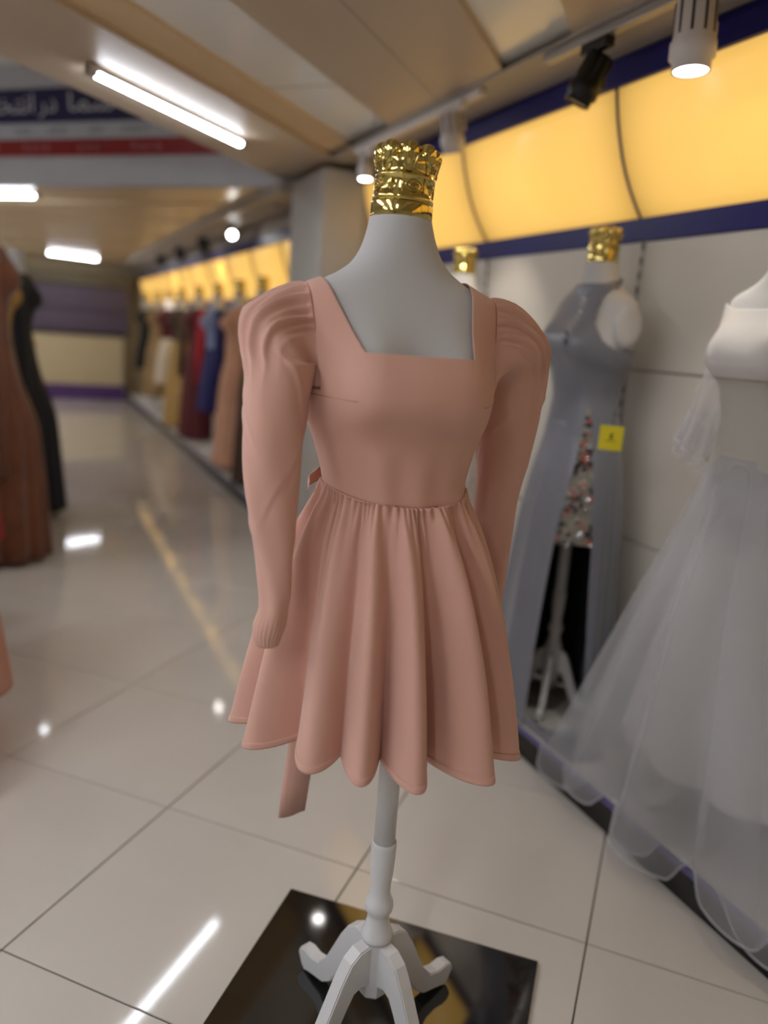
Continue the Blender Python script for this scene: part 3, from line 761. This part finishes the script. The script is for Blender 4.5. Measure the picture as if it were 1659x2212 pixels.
    ribbon('bow_loop', [(-.05, .115, 1.12), (-.10, .12, 1.128), (-.145, .105, 1.125), (-.168, .075, 1.118), (-.176, .03, 1.112)], lambda q: .016 - .008 * q, (0, 0, 1))
    return tag(t, 'short dusty pink dress with square neckline, puffed sleeves and gathered skirt', 'dress')
pink_dress()

# ------------------------------------------------------------------ gowns and forms along the wall
def loft_gown(parent, name, m, prof, z0, z1, N=0, amp=0.0, seed=0.0, th0=0.0, th1=2 * PI, off=0.0, nz=60, nt=160, solid=.0015, e=.4, zfn=None, pw=1.2, cx=0.0, cy=0.0, bulge=0.0):
    """prof rows: (z, a, front, back). Folds grow from z1 (top) down to z0."""
    full = abs(th1 - th0 - 2 * PI) < 1e-6
    th = np.linspace(th0, th1, nt + 1)[:-1] if full else np.linspace(th0, th1, nt)
    zz = np.linspace(z1, z0, nz); TH, ZZ = np.meshgrid(th, zz)
    a, bf, bb = interp(prof, ZZ); d = np.clip((z1 - ZZ) / max(1e-6, z1 - z0), 0, 1)
    b = np.where(np.cos(TH) > 0, bf, bb)
    ph = N * TH + .9 * np.sin(2 * TH + seed) + .5 * np.sin(5 * TH + 2 * seed)
    A = amp * d ** pw * (1 + .3 * np.sin(3 * TH + seed))
    th2 = TH + (e / N * d * np.sin(ph + .4) if N else 0)
    r = A * np.cos(ph) + off + bulge * d ** 1.5 * np.exp(-((np.abs((TH + PI) % (2 * PI) - PI) - .9) / .35) ** 2)
    x = (a + r) * np.sin(th2) + cx * d; y = -(b + r) * np.cos(th2) + cy * d; z = ZZ.copy()
    if zfn is not None: z = zfn(x, y, z, TH, d)
    return meshobj(name, np.stack([x, y, z], -1).reshape(-1, 3), gridfaces(nz, nt, closed=full, flip=True), m, parent, solid=solid, solid_off=0)
def torso_cloth(parent, name, m, z0, z1, keep, off=.005, bust=1.0, nt=180, nz=80):
    zz = np.linspace(z0, z1, nz); th = np.linspace(0, 2 * PI, nt + 1)[:-1]
    TH, ZZ = np.meshgrid(th, zz); x, y, z = torso_pts(TH, ZZ, off, bust, .6)
    P = np.stack([x, y, z], -1).reshape(-1, 3); f = gridfaces(nz, nt); ff = []
    for q in f:
        c = P[list(q)].mean(0)
        if keep(c[0], c[1], c[2]): ff.append(q)
    return meshobj(name, P, ff, m, parent, solid=.002, solid_off=1)
def drop_loose(o):
    bm = bmesh.new(); bm.from_mesh(o.data)
    bmesh.ops.delete(bm, geom=[v for v in bm.verts if not v.link_faces], context='VERTS'); bm.to_mesh(o.data); bm.free()

PT = 0.11                                                 # platform top
def slim_legs(o):                                         # narrower foot so the stand fits the shallow platform
    for c in o.children:
        if c.name.startswith('leg'): c.scale = (.72, .72, 1)
SIL = (1.70, 2.135, PT); WHT = (1.70, 1.40, PT); LAC = (1.71, 3.06, PT)
form1 = make_form('dress_form', 'white dress form with gold crown inside the silver halter gown', SIL, -PI / 2, legs0=PI / 4); slim_legs(form1)
f2 = copy_tree(form1); f2.location = LAC; tag(f2, 'dress form whose gold crown shows above the pink dress\'s right shoulder', 'dress form')
f3 = copy_tree(form1); f3.location = WHT; tag(f3, 'dress form wearing the white tulle gown at the right edge', 'dress form')

def silver_gown():
    t = empty('silver_gown', SIL, -PI / 2)
    def keep(x, y, z):
        if z < 1.27: return True
        w = np.interp(z, [1.27, 1.31, 1.36, 1.42, 1.47], [.17, .142, .118, .102, .096])
        if y > 0: return z < 1.27 + .02
        return abs(x) < w
    b = torso_cloth(t, 'bodice', 'silver_satin', .98, 1.485, keep, off=.006); drop_loose(b)
    pts = [(.077 * math.cos(a), .062 * math.sin(a), 1.487 + .010 * math.sin(a)) for a in np.linspace(0, 2 * PI, 49)[:-1]]
    v, f = tube(pts, .0055, 8, closed=True); v = [(p[0], p[1], 1.487 + (p[2] - 1.487) * 1.9) for p in v]; meshobj('collar', v, f, 'silver_satin', t)
    ths = 0.90                                             # the slit faces the aisle, left of the form's front
    def wslit(z): return np.interp(z, [0, .3, .66, .90, 1.06, 1.10], [.46, .42, .34, .20, .05, .0])
    prof = [(0, .285, .205, .172), (.1, .258, .195, .170), (.3, .232, .182, .168), (.5, .214, .170, .160), (.7, .200, .154, .150), (.85, .180, .133, .136), (.95, .158, .112, .118), (1.02, .1410, .1005, .1045), (1.06, .1330, .0965, .0990), (1.10, .1265, .0935, .0950)]
    nz, nt = 90, 180; zz = np.linspace(1.04, .006, nz); V = np.zeros((nz, nt, 3))
    for i, z in enumerate(zz):
        w_ = wslit(z); th = np.linspace(ths + w_, ths + 2 * PI - w_, nt)
        a, bf, bb = [float(q) for q in interp(prof, np.array([z]))]
        d = (1.04 - z) / 1.04
        r = .016 * d ** 1.4 * np.cos(9 * th + .8 * np.sin(2 * th)) + .004 * d * np.cos(21 * th)
        bb_ = np.where(np.cos(th) > 0, bf + r, bb + np.minimum(r, 0))
        V[i, :, 0] = (a + r) * np.sin(th); V[i, :, 1] = -bb_ * np.cos(th); V[i, :, 2] = z
    meshobj('skirt', V.reshape(-1, 3), gridfaces(nz, nt, closed=False, flip=True), 'silver_satin', t, solid=.0016)
    # beaded net filling the top of the slit
    zz = np.linspace(1.10, .655, 40); nt = 24; V = np.zeros((40, nt, 3))
    for i, z in enumerate(zz):
        w_ = wslit(z) + .03; th = np.linspace(ths - w_, ths + w_, nt); a, bf, bb = [float(q) for q in interp(prof, np.array([z]))]
        o_ = -.003 + .009 * float(ss(.93, .99, z)); V[i, :, 0] = (a + o_) * np.sin(th); V[i, :, 1] = -(bf + o_) * np.cos(th); V[i, :, 2] = z
    net = meshobj('beaded_net', V.reshape(-1, 3), gridfaces(40, nt, closed=False), 'sequin_net', t, solid=.001)
    rr = random.Random(4); kinds = ['seq_black'] * 7 + ['seq_orange'] * 2 + ['seq_rose'] * 2 + ['seq_silver'] * 6
    base = {}
    for kd in set(kinds):
        for sh, (sx, sz) in enumerate(((1, 1), (.55, 1.9))):
            v, f = lathe([(.0005, .0018), (.0045, .0016), (.0062, .0006), (.0062, -.0006)], 10); 
            me = bpy.data.meshes.new('sequin'); me.from_pydata([(p[0] * sx, -p[2], p[1] * sz) for p in v], [], f); me.materials.append(MATS[kd]); base[kd, sh] = me
    for q in range(120):
        z = 1.09 - .44 * rr.random() ** .75; w_ = wslit(z); th = ths + (rr.random() * 2 - 1) * w_ * .98
        a, bf, bb = [float(v_) for v_ in interp(prof, np.array([z]))]
        o = bpy.data.objects.new('sequin', base[rr.choice(kinds), int(rr.random() < .35)]); link(o, net)
        o_ = .001 + .008 * float(ss(.93, .99, z)); o.location = ((a + o_) * math.sin(th), -(bf + o_) * math.cos(th), z); o.rotation_euler = (0, rr.random() * 3.1, th)
        k = rr.uniform(.7, 1.45); o.scale = (k, 1, k)
    # beads down the halter
    for q in range(26):
        z = 1.455 - .16 * q / 25; x = .012 + .006 * math.sin(q * 2.1) + .03 * (q / 25)
        px, py, pz = torso_pts(np.array([math.asin(min(.99, x / .12))]), np.array([z]), .0085, 1, .6)
        o = bpy.data.objects.new('sequin', base['seq_silver' if q < 20 else 'seq_black', q % 2]); link(o, b); o.location = (px[0], py[0], pz[0]); o.rotation_euler = (0.2, q * .9, .2); o.scale = (.8, 1, .8)
    # black lining at the back, seen through the slit
    loft_gown(t, 'lining', 'black_cloth', [(z, a * .88, bf * .88, bb * .9) for z, a, bf, bb in prof], .05, .70, 8, .008, 1.0, ths + .75, ths + 2 * PI - .75, nz=30, nt=90)
    # train pooled on the platform and over its edge
    nz, nt = 26, 40; V = np.zeros((nz, nt, 3))
    for i in range(nz):
        for j in range(nt):
            u = i / (nz - 1); q = j / (nt - 1)
            th = -.35 + 1.75 * q
            r0 = .20 + .16 * u * (.6 + .5 * math.sin(PI * q))
            x = (r0 + .06) * math.sin(th) + .02; y = -r0 * math.cos(th) * .93
            y = max(y, -.175)
            z = .006 + .018 * (1 - u) + .012 * abs(math.sin(5 * q + 3 * u)) * (1 - .4 * u) + .004 * math.sin(17 * q + 4 * u)
            V[i, j] = (x, y, max(z, .004))
    meshobj('train', V.reshape(-1, 3), gridfaces(nz, nt, closed=False), 'silver_satin', t, solid=.0016)
    return tag(t, 'silver-grey satin halter gown with a beaded front slit and train', 'gown')
silver_gown()

def price_tag():
    t = empty('price_tag', (1.558, 1.815, 1.175)); t.rotation_euler = (0, 0, math.radians(-42))
    c = boxobj('card', -.034, .034, -.0008, .0008, -.072, 0.0, 'yellow_card', t, bevel=.0004)
    v, f = tube([(0, 0, -.004), (.002, .004, .03), (.008, .02, .062)], .0009, 6); meshobj('string', v, f, 'ink', t)
    v, f = lathe([(.0005, -.003), (.0035, -.002), (.004, 0), (.0035, .002), (.0005, .003)], 10); meshobj('bead', v, f, 'ink', t, loc=(.002, .002, .035))
    def mark(pts): meshobj('print', [(x, -.0010, z) for x, z in pts], [tuple(range(len(pts)))], 'ink', c, smooth=False)
    mark([(-.004, -.030), (-.003, -.024), (.001, -.021), (.005, -.024), (.004, -.030)])
    mark([(-.007, -.040), (-.002, -.031), (.003, -.031), (.007, -.040), (.002, -.038), (-.002, -.038)])
    mark([(-.014, -.0455), (-.014, -.0435), (.014, -.0435), (.014, -.0455)])
    return tag(t, 'square yellow price tag hanging on the silver gown', 'price tag')
price_tag()

def tulle_gown():
    t = empty('tulle_gown', WHT, -PI / 2)
    def keep(x, y, z):
        if z < 1.29: return True
        return abs(x) < .158 and z < 1.40 + .25 * max(0, abs(x) - .08)
    b = torso_cloth(t, 'bodice', 'satin_white', 1.235, 1.43, keep, off=.008, bust=1.15); drop_loose(b)
    b2 = torso_cloth(t, 'corset', 'cream_satin', .99, 1.24, lambda x, y, z: True, off=.006, bust=.9)
    A = [(-.10, .470, .212, .165), (0, .450, .196, .165), (.2, .395, .186, .160), (.4, .335, .176, .150), (.6, .270, .165, .138), (.8, .205, .135, .122), (.95, .160, .112, .108), (1.04, .138, .100, .098)]
    def zf(x, y, z, TH, d):                                # front part hangs over the platform edge nearly to the floor, the rest lies on the top
        over = ss(-.185, -.215, y); low = np.where(z < .03, .006 + .3 * np.maximum(z, 0), z)
        return np.where(z < .05, low * (1 - over) + z * over, z)
    loft_gown(t, 'underskirt', 'slip_white', [(z, a * .74, bf * .70, bb * .95) for z, a, bf, bb in A], .16, 1.04, 10, .02, 2.0, zfn=None)
    layers = (('tulle_layer', 'tulle_dense', 9, .044, .7, .0, -.045), ('tulle_layer', 'tulle', 8, .050, 3.3, .012, -.058))
    for nm, m, N, am, sd, of, zb in layers:
        prof = [(z, a + of * (1 - z), bf + of * (1 - z), bb) for z, a, bf, bb in A]
        o = loft_gown(t, nm, m, prof, zb, 1.04, N, am, sd, nz=60, nt=260, solid=0, bulge=.07, zfn=lambda x, y, z, TH, d: zf(x, np.minimum(y, .176), z, TH, d))
        for v in o.data.vertices:
            if v.co.y > .178: v.co.y = .178
        k = len(o.data.vertices) // 60
        rim = [tuple(o.data.vertices[59 * k + j].co) for j in range(k)]
        v, f = tube(rim, .0035, 6, closed=True); meshobj('hem_braid', v, f, 'tulle_dense', o)
    # bell sleeves of tulle
    for s in (-1, 1):
        nz, nt = 30, 60; V = np.zeros((nz, nt, 3))
        for i in range(nz):
            u = i / (nz - 1); c = Vector((s * (.130 + .050 * u), -.015 - .015 * u, 1.34 - .30 * u)); r = .042 + .026 * u
            for j in range(nt):
                a = 2 * PI * j / nt; rr = r * (1 + .16 * u * math.cos(9 * a + 1.2 * math.sin(2 * a)))
                V[i, j] = (c.x + rr * math.cos(a) * .8, c.y + rr * math.sin(a), c.z + s * 0 + rr * math.cos(a) * .35 * s)
        sl = meshobj('sleeve', V.reshape(-1, 3), gridfaces(nz, nt), 'tulle', t)
        v, f = tube([tuple(p) for p in V[-1]], .004, 6, closed=True); meshobj('cuff_frill', v, f, 'tulle_dense', sl)
        V2 = V.copy()[18:]; meshobj('sleeve_frill', (V2 * 1.0).reshape(-1, 3) + np.array([s * .004, -.004, -.03]), gridfaces(12, nt), 'tulle_dense', sl)
    return tag(t, 'white bridal gown with sheer tulle skirt spilling over the platform edge', 'gown')
tulle_gown()

def lace_dress():
    t = empty('lace_dress', LAC, -PI / 2)
    b = torso_cloth(t, 'bodice', 'lace_white', 1.0, 1.43, lambda x, y, z: z < 1.30 or (abs(x) > .075 and abs(x) < .15), off=.006); drop_loose(b)
    loft_gown(t, 'skirt', 'lace_white', [(.35, .215, .165, .158), (.6, .210, .160, .150), (.8, .200, .150, .140), (.95, .185, .130, .125), (1.04, .160, .112, .110)], .35, 1.04, 9, .012, .4)
    return tag(t, 'white lace dress glimpsed between the pink bodice and its right sleeve', 'dress')
lace_dress()

# ------------------------------------------------------------------ far gowns
def simple_form():
    t = empty('dress_form')
    zz = np.concatenate([np.linspace(0.70, 1.40, 24), np.linspace(1.41, 1.555, 18)]); th = np.linspace(0, 2 * PI, 41)[:-1]
    TH, ZZ = np.meshgrid(th, zz); x, y, z = torso_pts(TH, ZZ); f = gridfaces(len(zz), 40); f.append(tuple(range(39, -1, -1)))
    meshobj('torso', np.stack([x, y, z], -1).reshape(-1, 3), f, 'form_canvas', t)
    v, f = lathe([(.049, -.004), (.0495, .02), (.0455, .026), (.0455, .058), (.048, .06), (.0465, .064), (.053, .1), (.045, .11), (.02, .106)], 32, lambda a, z: 1 + (.06 * abs(math.cos(4 * a)) if .07 < z < .108 else 0))
    meshobj('crown', [(p[0], p[1], p[2] + 1.555) for p in v], f, 'gold', t)
    v, f = lathe([(.02, .1), (.02, .72)], 16); meshobj('pole', v, f, 'white_paint', t)
    v, f = lathe([(.14, 0), (.14, .012), (.03, .05), (.022, .11)], 24); meshobj('foot', v, f, 'white_paint', t)
    return t
proto = simple_form(); used = [False]
def far_form(loc, rz, label, group='dress forms along the far platform'):
    if not used[0]: o = proto; used[0] = True
    else: o = copy_tree(proto)
    if 'left' in group:                                   # the forms on the left have plain necks
        for c in list(o.children):
            if c.name.startswith('crown'): bpy.data.objects.remove(c)
    o.location = loc; o.rotation_euler = (0, 0, rz)
    return tag(o, label, 'dress form', group)
def far_gown(nm, loc, rz, bm_, sm, label, fl, hem=.05, r=1.0, sleeves=None, top=1.42, N=9, amp=.014, cat='gown', slv=.75):
    t = empty(nm, loc, rz)
    b = torso_cloth(t, 'bodice', bm_, 1.0, top, lambda x, y, z: z < 1.34 or abs(x) > .06 or y > 0, off=.008, nt=72, nz=34); drop_loose(b)
    pr = [(0, .24 * fl, .19 * r, .165), (.3, .225 * fl, .18 * r, .162), (.6, .205 * (fl + 1) / 2, .165 * r, .150), (.85, .188, .14, .138), (.96, .168, .115, .12), (1.04, .142, .102, .102)]
    loft_gown(t, 'skirt', sm, pr, hem, 1.04, N, amp, hem * 7 + fl, nz=26, nt=108)
    if sleeves:
        for s in (-1, 1):
            pts = [(s * .155, 0, 1.375), (s * .19, -.005, 1.33), (s * .205, -.015, 1.2), (s * .212, -.03, 1.375 - slv * .62), (s * .212, -.04, 1.375 - slv)]
            v, f = tube(pts, .05, 18, rfn=lambda q: .062 - .026 * q); meshobj('sleeve', v, f, sleeves, t)
    return tag(t, label, cat, None)
FAR = [  # y, name, bodice, skirt, sleeves, hem, flare, label
    (6.25, 'brown_gown', 'brown_cloth', 'brown_cloth', None, .02, 1.1, 'dark brown long gown nearest beyond the grey column', 'gown'),
    (7.0, 'peach_gown', 'peach_cloth', 'peach_cloth', 'peach_cloth', .03, 1.25, 'peach long-sleeved gown between the dark brown and blue dresses', 'gown'),
    (7.9, 'blue_dress', 'bluegrey_cloth', 'blue_cloth', 'blue_cloth', .42, .9, 'royal blue short dress with silvery shoulders on the far platform', 'dress'),
    (8.85, 'maroon_gown', 'maroon_cloth', 'maroon_cloth', 'red_cloth', .03, 1.05, 'maroon floor-length gown with red sleeves on the far platform', 'gown'),
    (9.95, 'gold_skirt_gown', 'brown_cloth', 'gold_cloth', 'brown_cloth', .02, 1.5, 'gown with dark brown top and wide golden skirt', 'gown'),
    (10.9, 'cream_dress', 'maroon_cloth', 'cream_cloth', None, .45, .85, 'cream-skirted dress with maroon top behind the golden skirt', 'dress'),
    (11.9, 'khaki_dress', 'khaki_cloth', 'khaki_cloth', 'khaki_cloth', .18, .85, 'khaki dress second from the far end of the platform', 'dress'),
    (13.1, 'black_dress', 'black_cloth', 'black_cloth', 'black_cloth', .5, .8, 'black short dress at the far end of the platform', 'dress')]
for y, nm, b_, s_, sl, hem, flr, lab, cat in FAR:
    far_form((1.70, y, PT), -PI / 2, 'gold-crowned form under the ' + lab.split(' on the')[0].split(' behind')[0].split(' nearest')[0].split(' at the')[0].split(' second')[0].split(' between')[0])
    far_gown(nm, (1.70, y, PT), -PI / 2, b_, s_, lab, flr, hem, sleeves=sl, cat=cat)

# ------------------------------------------------------------------ gowns on the left of the aisle
LEFTG = [('rust_gown', (-.19, 4.75, 0), 'rust_cloth', 'rust_cloth', 'rust_cloth', .02, 1.0, 'rust-brown floor-length gown at the left edge of the aisle', .95, 1.0),
         ('gold_gown', (-.19, 5.27, 0), 'gold_cloth', 'gold_cloth', None, .05, .95, 'old-gold gown squeezed between the rust and navy gowns', .7, 1.0),
         ('navy_gown', (-.07, 5.78, 0), 'navy_cloth', 'navy_cloth', 'navy_cloth', .04, .95, 'navy gown just behind the rust gown', .9, 1.0),
         ('cream_dress', (-.15, 6.5, 0), 'cream_cloth', 'cream_cloth', 'cream_cloth', .5, 1.0, 'cream dress mostly hidden behind the navy gown', .5, 1.0),
         ('coral_dress', (-.08, 7.2, 0), 'coral_cloth', 'coral_cloth', 'coral_cloth', .98, 1.0, 'coral red short-sleeved dress furthest back on the left', .3, 1.0)]
for nm, loc, b_, s_, sl, hem, flr, lab, slv, sc in LEFTG:
    zk = 1.19 if nm == 'rust_gown' else 1.13
    far_form(loc, PI * .5, 'form carrying the ' + lab.split(' ')[0] + ' ' + nm.split('_')[1] + ' left of the aisle', 'dress forms left of the aisle').scale = (1, 1, zk)
    g = far_gown(nm, loc, PI * .5, b_, s_, lab, flr, hem, 1.35, sl, N=11, amp=.03, slv=slv); g.scale = (1, 1, zk)
    if nm in ('cream_dress', 'coral_dress'): g['category'] = 'dress'
far_form((-.52, 2.55, 0), PI * .5, 'form wearing the pink skirt whose hem corner shows low at the left edge', 'dress forms left of the aisle')
g = far_gown('pink_gown', (-.52, 2.55, 0), PI * .5, 'pink', 'pink_sheer', 'pale pink flared gown, only a hem corner in view at the left edge', 1.9, .22, 2.3, None, N=8, amp=.03)
far_form((-.47, 3.6, 0), PI * .5, 'form wearing the red dress cut off by the left edge', 'dress forms left of the aisle')
g = far_gown('red_dress', (-.47, 3.6, 0), PI * .5, 'red_cloth', 'red_cloth', 'bright red dress, only a sliver in view at the left edge', 1.7, .42, 1.9, None, N=8, amp=.03, cat='dress')
